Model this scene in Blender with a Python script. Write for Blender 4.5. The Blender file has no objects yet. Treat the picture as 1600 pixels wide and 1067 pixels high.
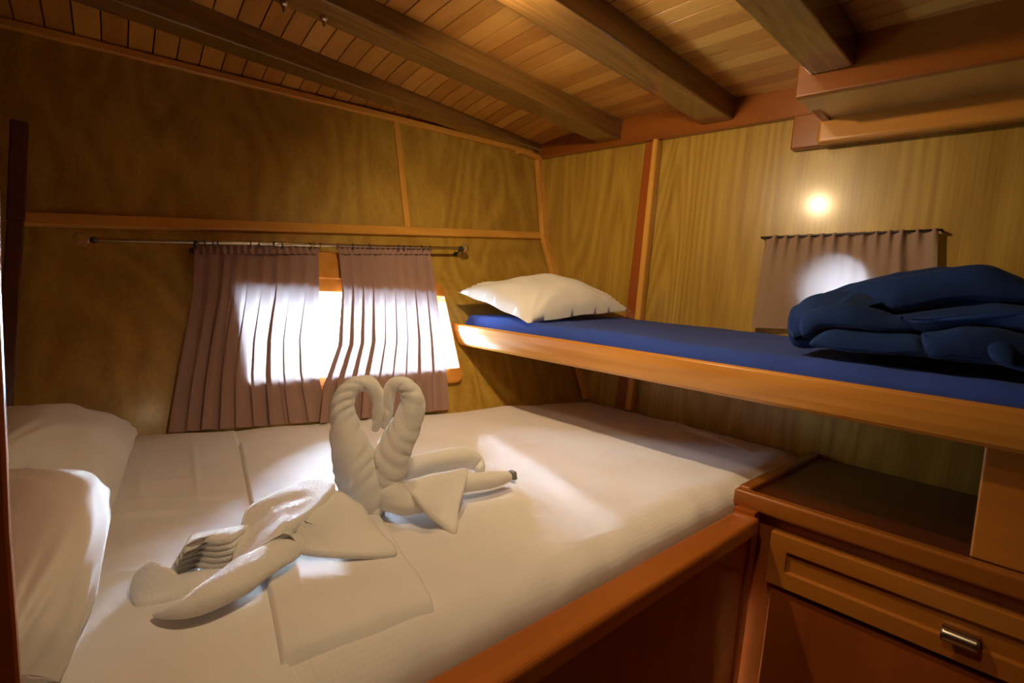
import bpy, bmesh, math, random
from mathutils import Vector, Matrix, noise
random.seed(7)
C = bpy.context.scene.collection
SC = bpy.context.scene

# ------------------------------------------------------------------ camera
AX = Vector((815, -7, -828)).normalized()
AY = Vector((-840, 143, -828)); AY = (AY - AX * AY.dot(AX)).normalized()
AZ = AX.cross(AY)
RM = Matrix((AX, AY, AZ))                 # camera -> world
EYE = Vector((0, 0, 1.13))
cam = bpy.data.cameras.new('camera'); camo = bpy.data.objects.new('camera', cam); C.objects.link(camo)
cam.sensor_width = 36; cam.lens = 36 * 828 / 1600; cam.clip_start = .01
camo.matrix_world = Matrix.Translation(EYE) @ RM.to_4x4()
SC.camera = camo

# ------------------------------------------------------------------ world, lights, exposure
SC.view_settings.view_transform = 'Standard'; SC.view_settings.look = 'None'
SC.view_settings.gamma = 1; SC.view_settings.use_curve_mapping = False
SC.view_settings.exposure = -0.18
w = bpy.data.worlds.new('world'); SC.world = w; w.use_nodes = True
nt = w.node_tree; nt.nodes.clear()
wo = nt.nodes.new('ShaderNodeOutputWorld'); bg = nt.nodes.new('ShaderNodeBackground')
tc = nt.nodes.new('ShaderNodeTexCoord'); sx = nt.nodes.new('ShaderNodeSeparateXYZ')
rp = nt.nodes.new('ShaderNodeValToRGB')
rp.color_ramp.elements[0].position = .38; rp.color_ramp.elements[0].color = (.30, .42, .55, 1)
rp.color_ramp.elements[1].position = .62; rp.color_ramp.elements[1].color = (.60, .80, 1.0, 1)
mp = nt.nodes.new('ShaderNodeMath'); mp.operation = 'MULTIPLY_ADD'; mp.inputs[1].default_value = .5; mp.inputs[2].default_value = .5
nt.links.new(tc.outputs['Generated'], sx.inputs[0]); nt.links.new(sx.outputs['Z'], mp.inputs[0])
nt.links.new(mp.outputs[0], rp.inputs[0]); nt.links.new(rp.outputs[0], bg.inputs[0]); nt.links.new(bg.outputs[0], wo.inputs[0])
WORLD_STRENGTH = 130.0
bg.inputs[1].default_value = WORLD_STRENGTH

def light(name, typ, loc, power, col, to=None, **kw):
    l = bpy.data.lights.new(name, typ); l.energy = power; l.color = col
    for k, v in kw.items(): setattr(l, k, v)
    o = bpy.data.objects.new(name, l); C.objects.link(o); o.location = loc
    if to: o.rotation_euler = (Vector(to) - Vector(loc)).to_track_quat('-Z', 'Y').to_euler()
    return o
LAMP = (.745, .93, 1.795)
WARM = (1.0, .72, .40)
# the swivel spot under the third deck beam, a small cabin light behind the viewer by the door
light('spot_lamp_light', 'SPOT', LAMP, 40, WARM, (1.75, 1.05, 1.12), spot_size=math.radians(165), spot_blend=1.0, shadow_soft_size=.022)
LAMP2 = (.36, .30, 1.775)
light('dome_lamp_light', 'SPOT', LAMP2, 24, WARM, (.75, .68, .5), spot_size=math.radians(104), spot_blend=1.0, shadow_soft_size=.05)
# bright overcast sky / sun glare off the water, coming in through the hull window
light('sun', 'SUN', (0, 4, 4), 1300.0, (.74, .87, 1.0), (-6.0, 0, 1.9), angle=math.radians(75))
# portals: only help sampling of the sky through the two openings
p = light('window_portal', 'AREA', (.93, 1.86, 1.02), 1, (1, 1, 1), (.93, 0, .35), shape='RECTANGLE', size=.74, size_y=.32); p.data.cycles.is_portal = True
p = light('porthole_portal', 'AREA', (2.06, .50, 1.268), 1, (1, 1, 1), (0, .50, 1.268), shape='RECTANGLE', size=.22, size_y=.22); p.data.cycles.is_portal = True

# ------------------------------------------------------------------ geometry helpers
def ray(px, py): return RM @ Vector((px - 800, 533.5 - py, -828))
def onX(px, py, x): d = ray(px, py); return EYE + d * ((x - EYE.x) / d.x)
def onY(px, py, y): d = ray(px, py); return EYE + d * ((y - EYE.y) / d.y)
def onZ(px, py, z): d = ray(px, py); return EYE + d * ((z - EYE.z) / d.z)
def onP(px, py, p0, n): d = ray(px, py); return EYE + d * ((p0 - EYE).dot(n) / d.dot(n))
def nz(v, s=1.0): return noise.noise(Vector(v) * s)

def obj(name, bm, mat, parent=None, smooth=False, kind=None, label=None):
    me = bpy.data.meshes.new(name); bmesh.ops.recalc_face_normals(bm, faces=bm.faces[:])
    bm.to_mesh(me); bm.free()
    if mat: me.materials.append(mat)
    if smooth:
        for f in me.polygons: f.use_smooth = True
    o = bpy.data.objects.new(name, me); C.objects.link(o)
    if parent: o.parent = parent
    if kind: o['kind'] = kind
    if label: o['label'] = label
    return o
def struct(name, bm, mat, parent=None, smooth=False):
    return obj(name, bm, mat, parent, smooth, None if parent else 'structure')
def tag(o, label, cat, group=None):
    o['label'] = label; o['category'] = cat
    if group: o['group'] = group
    return o
def thing(name, label, cat, group=None):
    o = bpy.data.objects.new(name, None); C.objects.link(o); o.empty_display_size = .05
    return tag(o, label, cat, group)
def bevel(o, w=.004, seg=2):
    m = o.modifiers.new('bevel', 'BEVEL'); m.width = w; m.segments = seg; m.limit_method = 'ANGLE'; m.angle_limit = math.radians(35)
    return o
def hexa(bm, p):
    """p: 8 points, bottom ring then top ring"""
    v = [bm.verts.new(q) for q in p]
    for f in ((3,2,1,0),(4,5,6,7),(0,1,5,4),(1,2,6,5),(2,3,7,6),(3,0,4,7)): bm.faces.new([v[i] for i in f])
    return v
def box(bm, a, b):
    (x0,y0,z0),(x1,y1,z1) = a, b
    return hexa(bm, [(x0,y0,z0),(x1,y0,z0),(x1,y1,z0),(x0,y1,z0),(x0,y0,z1),(x1,y0,z1),(x1,y1,z1),(x0,y1,z1)])
def boxobj(name, a, b, mat, parent=None, bw=.003, **k):
    bm = bmesh.new(); box(bm, a, b); return bevel(obj(name, bm, mat, parent, **k), bw)
def bar(bm, p, q, u, v, wu, wv, off=0):
    """rectangular bar from p to q; u,v directions, widths; sits on p-q line, from 0..wv along v, +-wu/2 along u"""
    u = Vector(u).normalized(); v = Vector(v).normalized(); P = []
    for e in (p, q):
        e = Vector(e)
        P += [e - u*wu/2 + v*off, e + u*wu/2 + v*off, e + u*wu/2 + v*(wv+off), e - u*wu/2 + v*(wv+off)]
    return hexa(bm, P)
def catmull(P, n, closed=False):
    out = []; N = len(P); rng = N if closed else N - 1
    for i in range(rng):
        if closed: a, b, c, d = P[i-1], P[i], P[(i+1) % N], P[(i+2) % N]
        else: a, b, c, d = P[max(i-1,0)], P[i], P[i+1], P[min(i+2,N-1)]
        for k in range(n):
            t = k / n
            out.append([.5*((2*b[j]) + (-a[j]+c[j])*t + (2*a[j]-5*b[j]+4*c[j]-d[j])*t*t + (-a[j]+3*b[j]-3*c[j]+d[j])*t**3) for j in range(len(b))])
    if not closed: out.append(list(P[-1]))
    return out
def tube(bm, P, seg=20, sub=6, flat=None, wob=0.0, freq=30, twist=0.0, ridge=0.0, cap=True, nref=Vector((0,0,1))):
    """P: list of (x,y,z,r). ridge: wrapped-cloth ridges"""
    Q = catmull([tuple(q) for q in P], sub); rings = []; s = 0; up = None
    for i, q in enumerate(Q):
        c = Vector(q[:3]); r = max(q[3], .001)
        a = Vector(Q[max(i-1,0)][:3]); b = Vector(Q[min(i+1,len(Q)-1)][:3]); t = (b-a).normalized()
        if i: s += (c - Vector(Q[i-1][:3])).length
        if up is None: up = t.orthogonal().normalized() if abs(t.dot(nref)) > .95 else (nref - t*nref.dot(t)).normalized()
        up = (up - t*up.dot(t)).normalized(); sd = t.cross(up)
        ring = []
        for k in range(seg):
            th = 2*math.pi*k/seg
            rr = r*(1 + wob*noise.noise(Vector((c.x*freq + math.cos(th)*1.1, c.y*freq + math.sin(th)*1.1, c.z*freq))))
            if ridge:
                rr += ridge*min(1, r/.018)*((abs(math.sin(s*115 + 2.6*math.sin(th+twist) + 3*noise.noise(c*14)))**.8 - .6)*(.5 + noise.noise(Vector((c.x*30+math.cos(th), c.y*30+math.sin(th), c.z*30))) ) )
            dv = (up*math.cos(th) + sd*math.sin(th)) * rr
            if flat: dv.z *= flat
            ring.append(bm.verts.new(c + dv))
        rings.append(ring)
    for A, B in zip(rings, rings[1:]):
        for k in range(seg): bm.faces.new((A[k], A[(k+1)%seg], B[(k+1)%seg], B[k]))
    if cap:
        for ring, q, sg, nb in ((rings[0], Q[0], -1, Q[1]), (rings[-1], Q[-1], 1, Q[-2])):
            c = Vector(q[:3]); d = (c - Vector(nb[:3])).normalized()
            mid = []
            for vv in ring: mid.append(bm.verts.new(c + (vv.co - c)*.7 + d*q[3]*.5))
            tip = bm.verts.new(c + d*q[3]*.72)
            for k in range(seg):
                bm.faces.new((ring[k], ring[(k+1)%seg], mid[(k+1)%seg], mid[k])); bm.faces.new((mid[k], mid[(k+1)%seg], tip))
def slab(bm, outline, thick=.008, dome=0.0, sub=5, rings=7, wr=0.0, fr=25, centre=None):
    """cloth-like slab: outline of 3D points (top edge), domed top, flat underside"""
    Q = [Vector(q) for q in catmull([tuple(q) for q in outline], sub, True)]
    n = len(Q); c = Vector(centre) if centre else sum(Q, Vector())/n
    def idw(p):
        sw_, sz = 0, 0
        for q in Q:
            w_ = 1/((p.x-q.x)**2 + (p.y-q.y)**2 + 1e-6)**1.4; sw_ += w_; sz += w_*q.z
        return sz/sw_
    R_ = []
    prof = [(1.0, -thick), (1.006, -thick*.5), (1.0, 0)]
    for s, dz in prof: R_.append([bm.verts.new(c + (q-c)*s + Vector((0,0,dz))) for q in Q])
    for i in range(1, rings):
        s = 1 - i/rings; ss = s
        h = dome*(1 - s**2.2)
        R_.append([bm.verts.new((lambda p: Vector((p.x, p.y, idw(p) + h + wr*(1-s**6)*noise.noise(p*fr))))(c + (q-c)*ss)) for q in Q])
    top = bm.verts.new(Vector((c.x, c.y, idw(c) + dome + wr*noise.noise(c*fr))))
    for A, B in zip(R_, R_[1:]):
        for k in range(n): bm.faces.new((A[k], A[(k+1)%n], B[(k+1)%n], B[k]))
    for k in range(n): bm.faces.new((R_[-1][k], R_[-1][(k+1)%n], top))
    cb = bm.verts.new(c + Vector((0,0,-thick)))
    for k in range(n): bm.faces.new((R_[0][(k+1)%n], R_[0][k], cb))
def grid(bm, nu, nv, f):
    V = [[bm.verts.new(f(i/nu, j/nv)) for i in range(nu+1)] for j in range(nv+1)]
    for j in range(nv):
        for i in range(nu): bm.faces.new((V[j][i], V[j][i+1], V[j+1][i+1], V[j+1][i]))
    return V

# ------------------------------------------------------------------ materials
class NT:
    def __init__(s, name):
        s.m = bpy.data.materials.new(name); s.m.use_nodes = True; s.t = s.m.node_tree
        s.b = s.t.nodes['Principled BSDF']; s.out = s.t.nodes['Material Output']
    def n(s, typ, **k):
        x = s.t.nodes.new('ShaderNode' + typ)
        for a, v in k.items(): setattr(x, a, v)
        return x
    def l(s, a, b): s.t.links.new(a, b)
    def math(s, op, a, b=None, c=None):
        x = s.n('Math', operation=op)
        for i, v in enumerate((a, b, c)):
            if v is None: continue
            if isinstance(v, (int, float)): x.inputs[i].default_value = v
            else: s.l(v, x.inputs[i])
        return x.outputs[0]
    def ramp(s, fac, stops):
        r = s.n('ValToRGB'); e = r.color_ramp.elements
        while len(e) < len(stops): e.new(.5)
        for q, (pos, col) in zip(e, stops): q.position = pos; q.color = (*col, 1)
        s.l(fac, r.inputs[0]); return r.outputs[0]
    def coord(s, scale=(1,1,1), rot=(0,0,0), which='Object'):
        t = s.n('TexCoord'); m = s.n('Mapping'); m.inputs['Scale'].default_value = scale; m.inputs['Rotation'].default_value = rot
        s.l(t.outputs[which], m.inputs[0]); return m.outputs[0]
    def noise(s, vec, scale, detail=4, rough=.5, dist=0):
        x = s.n('TexNoise'); x.inputs['Scale'].default_value = scale; x.inputs['Detail'].default_value = detail
        x.inputs['Roughness'].default_value = rough; x.inputs['Distortion'].default_value = dist; s.l(vec, x.inputs['Vector']); return x.outputs['Fac']
    def mix(s, f, a, b, mode='MIX'):
        x = s.n('Mix', data_type='RGBA', blend_type=mode)
        if isinstance(f, (int, float)): x.inputs[0].default_value = f
        else: s.l(f, x.inputs[0])
        for i, v in ((6, a), (7, b)):
            if isinstance(v, tuple): x.inputs[i].default_value = (*v, 1)
            else: s.l(v, x.inputs[i])
        return x.outputs[2]
    def bump(s, h, strength=.3, dist=.002):
        x = s.n('Bump'); x.inputs['Strength'].default_value = strength; x.inputs['Distance'].default_value = dist
        s.l(h, x.inputs['Height']); s.l(x.outputs[0], s.b.inputs['Normal']); return x

def wood(name, light_, dark, axis='Z', rings=7.0, across=2.2, along=.35, rough=.32, coat=.4, fibre=.5, off=0):
    """grain runs along axis; contour lines of a stretched noise give cathedral figure"""
    M = NT(name)
    def sc(a, l): return {'X': (l, a, a), 'Y': (a, l, a), 'Z': (a, a, l)}[axis]
    v = M.coord(sc(across, along)); 
    if off: v.node.inputs['Location'].default_value = (off, off*.7, off*.3)
    n1 = M.noise(v, 1.0, 2, .45, .25)
    band = M.math('SINE', M.math('MULTIPLY', n1, rings*12))
    v2 = M.coord(sc(150, 3)); n2 = M.noise(v2, 1.0, 4, .6)
    v3 = M.coord(sc(26, .9)); n3 = M.noise(v3, 1.0, 3, .55)
    f = M.math('MULTIPLY_ADD', band, .12, .47)
    f = M.math('ADD', f, M.math('MULTIPLY_ADD', n2, fibre, -fibre/2))
    f = M.math('ADD', f, M.math('MULTIPLY_ADD', n3, .6, -.3))
    M.l(M.ramp(f, [(.12, dark), (.85, light_)]), M.b.inputs['Base Color'])
    M.b.inputs['Roughness'].default_value = rough; M.b.inputs['Coat Weight'].default_value = coat; M.b.inputs['Coat Roughness'].default_value = .15
    M.bump(n2, .12, .0006)
    return M.m
ASH_L, ASH_D = (.57, .375, .062), (.30, .155, .014)
m_ash = wood('ash_veneer', ASH_L, ASH_D, 'Z', 13, 2.4, .26, .34, .35, .7)
m_ash2 = wood('ash_veneer_hull', ASH_L, ASH_D, 'Z', 9, 2.2, .24, .5, .08, .6, off=3.3)
m_trimZ = wood('pine_trim', (.82, .44, .085), (.60, .27, .038), 'Z', 4, 5, .6, .28, .5, .3)
m_trimX = wood('pine_trim_x', (.82, .44, .085), (.60, .27, .038), 'X', 4, 5, .6, .28, .5, .3)
m_trimY = wood('pine_trim_y', (.82, .44, .085), (.60, .27, .038), 'Y', 4, 5, .6, .28, .5, .3)
m_rail = wood('bunk_rail_wood', (.66, .30, .05), (.46, .18, .022), 'Y', 4, 6, .5, .25, .55, .3)
m_red = wood('mahogany', (.40, .105, .014), (.25, .055, .008), 'Z', 3, 3, .5, .3, .45, .25)
m_redX = wood('mahogany_x', (.46, .14, .018), (.30, .075, .01), 'X', 3, 5, .5, .3, .45, .3)
m_redY = wood('mahogany_y', (.34, .105, .010), (.22, .06, .006), 'Y', 3, 4, .5, .3, .45, .3)
m_drawer = wood('drawer_wood', (.50, .19, .025), (.36, .115, .014), 'Y', 3, 5, .5, .28, .5, .25)
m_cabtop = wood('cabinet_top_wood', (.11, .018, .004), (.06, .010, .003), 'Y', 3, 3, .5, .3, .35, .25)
m_beam = wood('beam_wood', (.26, .135, .032), (.13, .06, .014), 'X', 5, 7, .5, .25, .6, .8)
m_soffit = wood('soffit_ply', (.55, .34, .08), (.40, .22, .04), 'X', 3, 3, .6, .35, .3, .4)

M = NT('ceiling_planks'); at = M.n('Attribute', attribute_name='tint')
v = M.coord((90, 5, 90)); n2 = M.noise(v, 1, 4, .6); n3 = M.noise(M.coord((14, 1.5, 14)), 1, 3, .5, .6)
knot = M.noise(M.coord((9, 4, 9)), 1, 1, .3)
f = M.math('ADD', M.math('MULTIPLY', at.outputs['Fac'], .55), M.math('MULTIPLY_ADD', n2, .35, -.05)); f = M.math('ADD', f, M.math('MULTIPLY_ADD', n3, .5, -.2))
col = M.ramp(f, [(.1, (.40, .165, .025)), (.6, (.66, .34, .065)), (1, (.82, .50, .13))])
kf = M.n('ValToRGB'); kf.color_ramp.elements[0].position = .74; kf.color_ramp.elements[1].position = .79; M.l(knot, kf.inputs[0])
M.l(M.mix(kf.outputs[0], col, (.07, .02, .006)), M.b.inputs['Base Color'])
M.b.inputs['Roughness'].default_value = .36; M.b.inputs['Coat Weight'].default_value = .3; M.b.inputs['Coat Roughness'].default_value = .2
M.bump(n2, .15, .0008); m_plank = M.m

def cloth(name, col, rough=.9, weave=900, bumpn=.2, sheen=.2, var=.06, waffle=0, trans=0, fuzz=0):
    M = NT(name); v = M.coord()
    n1 = M.noise(v, weave, 2, .5); n2 = M.noise(v, 9, 4, .55)
    dk = tuple(c*(1-var*2) for c in col)
    M.l(M.mix(n2, dk, col), M.b.inputs['Base Color'])
    M.b.inputs['Roughness'].default_value = rough; M.b.inputs['Sheen Weight'].default_value = sheen; M.b.inputs['Specular IOR Level'].default_value = .2
    h = n1
    if waffle:
        s = M.n('SeparateXYZ'); M.l(v, s.inputs[0])
        a = M.math('SINE', M.math('MULTIPLY', s.outputs[0], waffle)); b = M.math('SINE', M.math('MULTIPLY', s.outputs[1], waffle))
        h = M.math('ADD', M.math('MULTIPLY', M.math('ABSOLUTE', a), .8), M.math('ADD', M.math('MULTIPLY', M.math('ABSOLUTE', b), .8), M.math('MULTIPLY', n1, .3)))
    if fuzz: h = M.math('ADD', n1, M.math('MULTIPLY', M.noise(v, fuzz, 3, .6), 1.5))
    M.bump(h, bumpn, .0015)
    if trans:
        tr = M.n('BsdfTranslucent'); mx = M.n('MixShader'); mx.inputs[0].default_value = trans
        tr.inputs[0].default_value = (.74, .66, .66, 1)
        M.l(M.b.outputs[0], mx.inputs[1]); M.l(tr.outputs[0], mx.inputs[2]); M.l(mx.outputs[0], M.out.inputs[0])
    return M.m
m_sheet = cloth('white_waffle_sheet', (.82, .78, .76), waffle=420, bumpn=.16)
m_linen = cloth('white_linen', (.84, .81, .79), weave=700, bumpn=.12, fuzz=0)
m_pillow = cloth('white_pillow_cotton', (.84, .82, .79), weave=600, bumpn=.1, fuzz=40)
m_terry = cloth('white_terry', (.92, .90, .87), weave=1100, bumpn=.6, fuzz=260, sheen=.5, var=.03)
m_blue = cloth('blue_fleece', (.035, .075, .36), weave=500, bumpn=.4, fuzz=90, sheen=.08, var=.15)
m_navy = cloth('navy_fleece', (.010, .034, .135), weave=450, bumpn=.6, fuzz=80, sheen=.04, var=.2)
m_curtain = cloth('mauve_curtain', (.36, .22, .18), weave=650, bumpn=.2, sheen=.1, trans=.028)
m_curtain2 = cloth('tan_curtain', (.38, .25, .165), weave=650, bumpn=.2, sheen=.1, trans=.005)
def metal(name, col, rough):
    M = NT(name); M.b.inputs['Metallic'].default_value = 1; M.l(M.mix(M.noise(M.coord(), 120, 2), tuple(c*.8 for c in col), col), M.b.inputs['Base Color'])
    M.b.inputs['Roughness'].default_value = rough; return M.m
m_nickel = metal('brushed_nickel', (.62, .56, .46), .25)
m_dark = metal('dark_metal', (.10, .09, .085), .4)
M = NT('clear_acrylic'); M.b.inputs['Transmission Weight'].default_value = 1; M.b.inputs['Roughness'].default_value = .03; M.b.inputs['IOR'].default_value = 1.45
M.b.inputs['Base Color'].default_value = (.95, .93, .9, 1); m_acrylic = M.m
M = NT('window_glass'); tr = M.n('BsdfTransparent'); gl = M.n('BsdfGlossy'); gl.inputs['Roughness'].default_value = .02; fr = M.n('Fresnel'); mx = M.n('MixShader')
fr.inputs[0].default_value = 1.3; tr.inputs[0].default_value = (.95, .97, 1, 1)
M.l(fr.outputs[0], mx.inputs[0]); M.l(tr.outputs[0], mx.inputs[1]); M.l(gl.outputs[0], mx.inputs[2]); M.l(mx.outputs[0], M.out.inputs[0]); m_glass = M.m
M = NT('lamp_lens'); M.b.inputs['Emission Color'].default_value = (*WARM, 1); M.b.inputs['Emission Strength'].default_value = 6; m_lens = M.m
M = NT('tag_grey'); M.b.inputs['Base Color'].default_value = (.16, .15, .14, 1); m_tag = M.m
M = NT('deck_paint'); M.b.inputs['Base Color'].default_value = (.3, .2, .1, 1); m_deck = M.m

# ------------------------------------------------------------------ the hull wall with the window
A0 = Vector((2.0, 1.8, 1.452)); B0 = Vector((2.0, 1.434, .694)); TL = onP(35, 345, A0, (A0-B0).cross(Vector((.25, 1.60, .69)) - B0).normalized())
NL = (B0 - A0).cross(Vector((.25, 1.60, .69)) - A0).normalized()
if NL.y > 0: NL = -NL                                    # points into the room
def low(px, py, off=0): return onP(px, py, A0 + NL*off, NL)
LV = (A0 - B0).normalized(); LU = NL.cross(LV).normalized()
if LU.x < 0: LU = -LU
LV = (LV - LU*LV.dot(LU)).normalized()
OL = Vector((.93, 0, .97)); OL.y = A0.y - ((OL - A0).x*NL.x + (OL - A0).z*NL.z)/NL.y     # origin: window centre
def lp(u, v, off=0): return OL + LU*u + LV*v + NL*off
def luv(p): d = p - OL; return d.dot(LU), d.dot(LV)
trimdir = (A0 - TL).normalized()
TR_L = TL - trimdir*.25; TR_R = A0 + trimdir*.15
WU0, WU1, WV0, WV1 = -.345, .345, -.155, .125
a = luv(low(388, 586)); b = luv(low(690, 462)); WU0, WU1 = a[0], b[0]; WV0 = luv(low(600, 584))[1]; WV1 = luv(low(520, 459))[1]
bm = bmesh.new()
def lv(u, v): return bm.verts.new(lp(u, v))
uA, vA = luv(TR_L); uB, vB = luv(TR_R); vbot = -.60
def vt(u): return vA + (vB-vA)*(u-uA)/(uB-uA)
P = {}
for i, u in enumerate((uA, WU0, WU1, uB)):
    for j, v_ in enumerate((vbot, WV0, WV1, vt(u))): P[i, j] = lv(u, v_)
for i in range(3):
    for j in range(3):
        if i == 1 and j == 1: continue
        bm.faces.new((P[i, j], P[i+1, j], P[i+1, j+1], P[i, j+1]))
# reveal of the opening
Q = [bm.verts.new(lp(u, v_, -.07)) for u, v_ in ((WU0, WV0), (WU1, WV0), (WU1, WV1), (WU0, WV1))]
F = [P[1,1], P[2,1], P[2,2], P[1,2]]
for k in range(4): bm.faces.new((F[k], F[(k+1)%4], Q[(k+1)%4], Q[k]))
# upper strake, ruled surface
U00 = TL.copy(); U10 = A0.copy(); U01 = onY(50, 45, 2.08); U11 = Vector((2.0, 1.885, 1.87))
def up(s, t, off=0):
    a = U00.lerp(U10, s); b = U01.lerp(U11, s); p = a.lerp(b, t)
    return p + Vector((.05, -.965, .25)).normalized()*off
V = grid(bm, 24, 8, lambda i, j: up(-.13 + 1.21*i, j*1.25))
struct('wall_back', bm, m_ash2)
# white hull skin round the outside, keeps the daylight to the openings
# ------------------------------------------------------------------ the right bulkhead with its porthole
PY, PZ, PR = .50, 1.268, .098
bm = bmesh.new(); n = 48
ring = [bm.verts.new((2.0, PY + PR*math.cos(2*math.pi*k/n), PZ + PR*math.sin(2*math.pi*k/n))) for k in range(n)]
def rect_pt(k, x=2.0, y0=-1.0, y1=2.3, z0=0, z1=2.05):
    a = 2*math.pi*k/n; c, s = math.cos(a), math.sin(a); t = 9
    if c > 1e-6: t = min(t, (y1-PY)/c)
    if c < -1e-6: t = min(t, (y0-PY)/c)
    if s > 1e-6: t = min(t, (z1-PZ)/s)
    if s < -1e-6: t = min(t, (z0-PZ)/s)
    return (x, PY + c*t, PZ + s*t)
sq = [bm.verts.new((2.0, PY + .14*max(-1, min(1, 1.42*math.cos(2*math.pi*k/n))), PZ + .14*max(-1, min(1, 1.42*math.sin(2*math.pi*k/n))))) for k in range(n)]
outer = [bm.verts.new(rect_pt(k)) for k in range(n)]
back = [bm.verts.new((2.06, v_.co.y, v_.co.z)) for v_ in ring]
for k in range(n):
    j = (k+1) % n
    bm.faces.new((ring[k], ring[j], sq[j], sq[k])); bm.faces.new((sq[k], sq[j], outer[j], outer[k])); bm.faces.new((ring[j], ring[k], back[k], back[j]))
corn = [(2.0, -1.0, 0), (2.0, 2.3, 0), (2.0, 2.3, 2.05), (2.0, -1.0, 2.05)]
for c in corn:   # fill the clipped corners
    near = sorted(outer, key=lambda v_: (v_.co - Vector(c)).length)[:2]
    cv = bm.verts.new(c)
    try: bm.faces.new((near[0], near[1], cv))
    except Exception: pass
# outer bulkhead sheet round the opening, closes anything the corners leave open
struct('wall_right', bm, m_ash)
# floor, left wall, wall behind the door
bm = bmesh.new(); box(bm, (-1.1, -1.1, -.05), (2.1, 2.3, 0)); struct('floor', bm, m_redY)
bm = bmesh.new(); box(bm, (-.06, .50, 0), (-.02, 2.3, 2.05)); box(bm, (-1.1, .50, 0), (-.06, .54, 2.05)); box(bm, (-1.1, -1.1, 0), (-1.06, .5, 2.05))
struct('wall_left', bm, m_red)
bm = bmesh.new(); box(bm, (-1.1, -1.1, 0), (2.1, -1.0, 2.05)); struct('wall_front', bm, m_red)
bm = bmesh.new(); prev = None
for px, py in ((-3, -60), (-1, 200), (2, 450), (10, 640), (17, 820), (35, 1067), (52, 1300)):
    q = onY(px, py, .50); row = [bm.verts.new(v_) for v_ in ((-.06, .485, q.z), (q.x - .0006, .485, q.z), (q.x, .50, q.z), (q.x, .53, q.z), (-.06, .53, q.z))]
    if prev:
        for k in range(5): bm.faces.new((prev[k], prev[(k+1)%5], row[(k+1)%5], row[k]))
    prev = row
bevel(struct('trim_1', bm, m_red), .003)

# ------------------------------------------------------------------ ceiling
KY = [(-1.2, 1.85, 1.90), (.4, 1.862, 1.925), (.9, 1.882, 1.945), (1.38, 1.878, 1.945), (1.7, 1.845, 1.93), (1.85, 1.815, 1.905), (1.97, 1.785, 1.875), (2.1, 1.755, 1.84), (2.35, 1.70, 1.78)]
def zc(x, y):
    for (a, l0, r0), (b, l1, r1) in zip(KY, KY[1:]):
        if y <= b:
            t = (y-a)/(b-a); l = l0+(l1-l0)*t; r = r0+(r1-r0)*t; break
    return l + (r-l)*x/2
bm = bmesh.new(); lay = bm.loops.layers.float_color.new('tint'); W = .0635; sk = .155
ys = [-1.1 + .0833*i for i in range(41)]
for i in range(-26, 44):
    u0 = i*W; tint = random.random()
    x0b, x1b = u0 + .0020, u0 + W - .0020
    prev = None
    for y in ys:
        sh = sk*(y - 1.2)
        row = []
        for xx, dz in ((x0b, .012), (x0b, .0004), (x0b+.0006, 0), (x1b-.0006, 0), (x1b, .0004), (x1b, .012)):
            x = min(max(xx + sh, -1.08), 2.09); row.append(bm.verts.new((x, y, zc(x, y) + dz)))
        if prev and row[2].co.x < 2.08 and row[3].co.x > -1.07:
            for k in range(5):
                f_ = bm.faces.new((prev[k], prev[k+1], row[k+1], row[k]))
                for lp_ in f_.loops: lp_[lay] = (tint, tint, tint, 1)
        prev = row
bmesh.ops.delete(bm, geom=[v_ for v_ in bm.verts if not v_.link_faces], context='VERTS')
struct('ceiling', bm, m_plank)
bm = bmesh.new(); grid(bm, 4, 20, lambda i, j: Vector((-1.15 + 3.3*i, -1.15 + 3.5*j, zc(-1.15+3.3*i, -1.15+3.5*j) + .011)))
V = grid(bm, 4, 20, lambda i, j: Vector((-1.15 + 3.3*i, -1.15 + 3.5*j, zc(-1.15+3.3*i, -1.15+3.5*j) + .08)))
struct('trim_2', bm, m_cabtop)          # dark underlay of the deck, seen in the seams

# deck beams
def beam(pl, pr, width, h, label, tilt=(0, 1, 0)):
    bm = bmesh.new(); pl, pr = Vector(pl), Vector(pr); wv = Vector(tilt)*width; hz = Vector((0, 0, h))
    V = []; n = 24
    for i in range(n+1):
        p = pl.lerp(pr, i/n)
        V.append([bm.verts.new(q) for q in (p, p+wv, p+wv+hz, p+hz)])
    for A_, B_ in zip(V, V[1:]):
        for k in range(4): bm.faces.new((A_[k], A_[(k+1)%4], B_[(k+1)%4], B_[k]))
    bm.faces.new(V[0]); bm.faces.new(V[-1])
    o = obj('deck_beam', bm, m_beam); bevel(o, .0055, 3); return tag(o, label, 'beam', None)
b1l = onZ(180, 2, 1.776); b1r = Vector((1.995, 1.852, 1.872)); d1 = (b1r - b1l)/(b1r.x - b1l.x)
beam(b1l - d1*(b1l.x + .01), b1r, .10, .10, 'dark varnished deck beam nearest the curtained window wall')
beam((-.02, 1.38, 1.828), (1.998, 1.38, 1.861), .118, .13, 'dark varnished deck beam with two small metal hooks, second from the window wall')
beam((-.02, .89, 1.810), (1.998, .89, 1.863), .12, .13, 'deck beam with a spotlight under it, third from the window wall')
beam((-1.0, .43, 1.675), (1.648, .43, 1.830), .108, .14, 'short thick deck beam ending on the boxed soffit board')

# mouldings (all part of the room)
def barobj(name, p, q, u, v, wu, wv, mat, off=0, bw=.004):
    bm = bmesh.new(); bar(bm, p, q, u, v, wu, wv, off); return bevel(struct(name, bm, mat), bw, 3)
inU = Vector((.05, -.965, .25)).normalized()
# fascia along the right bulkhead, under the planks
bm = bmesh.new(); box(bm, (1.972, .60, 1.837), (2.0, 1.90, 1.955)); bevel(struct('trim_3', bm, m_redY), .004)
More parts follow.
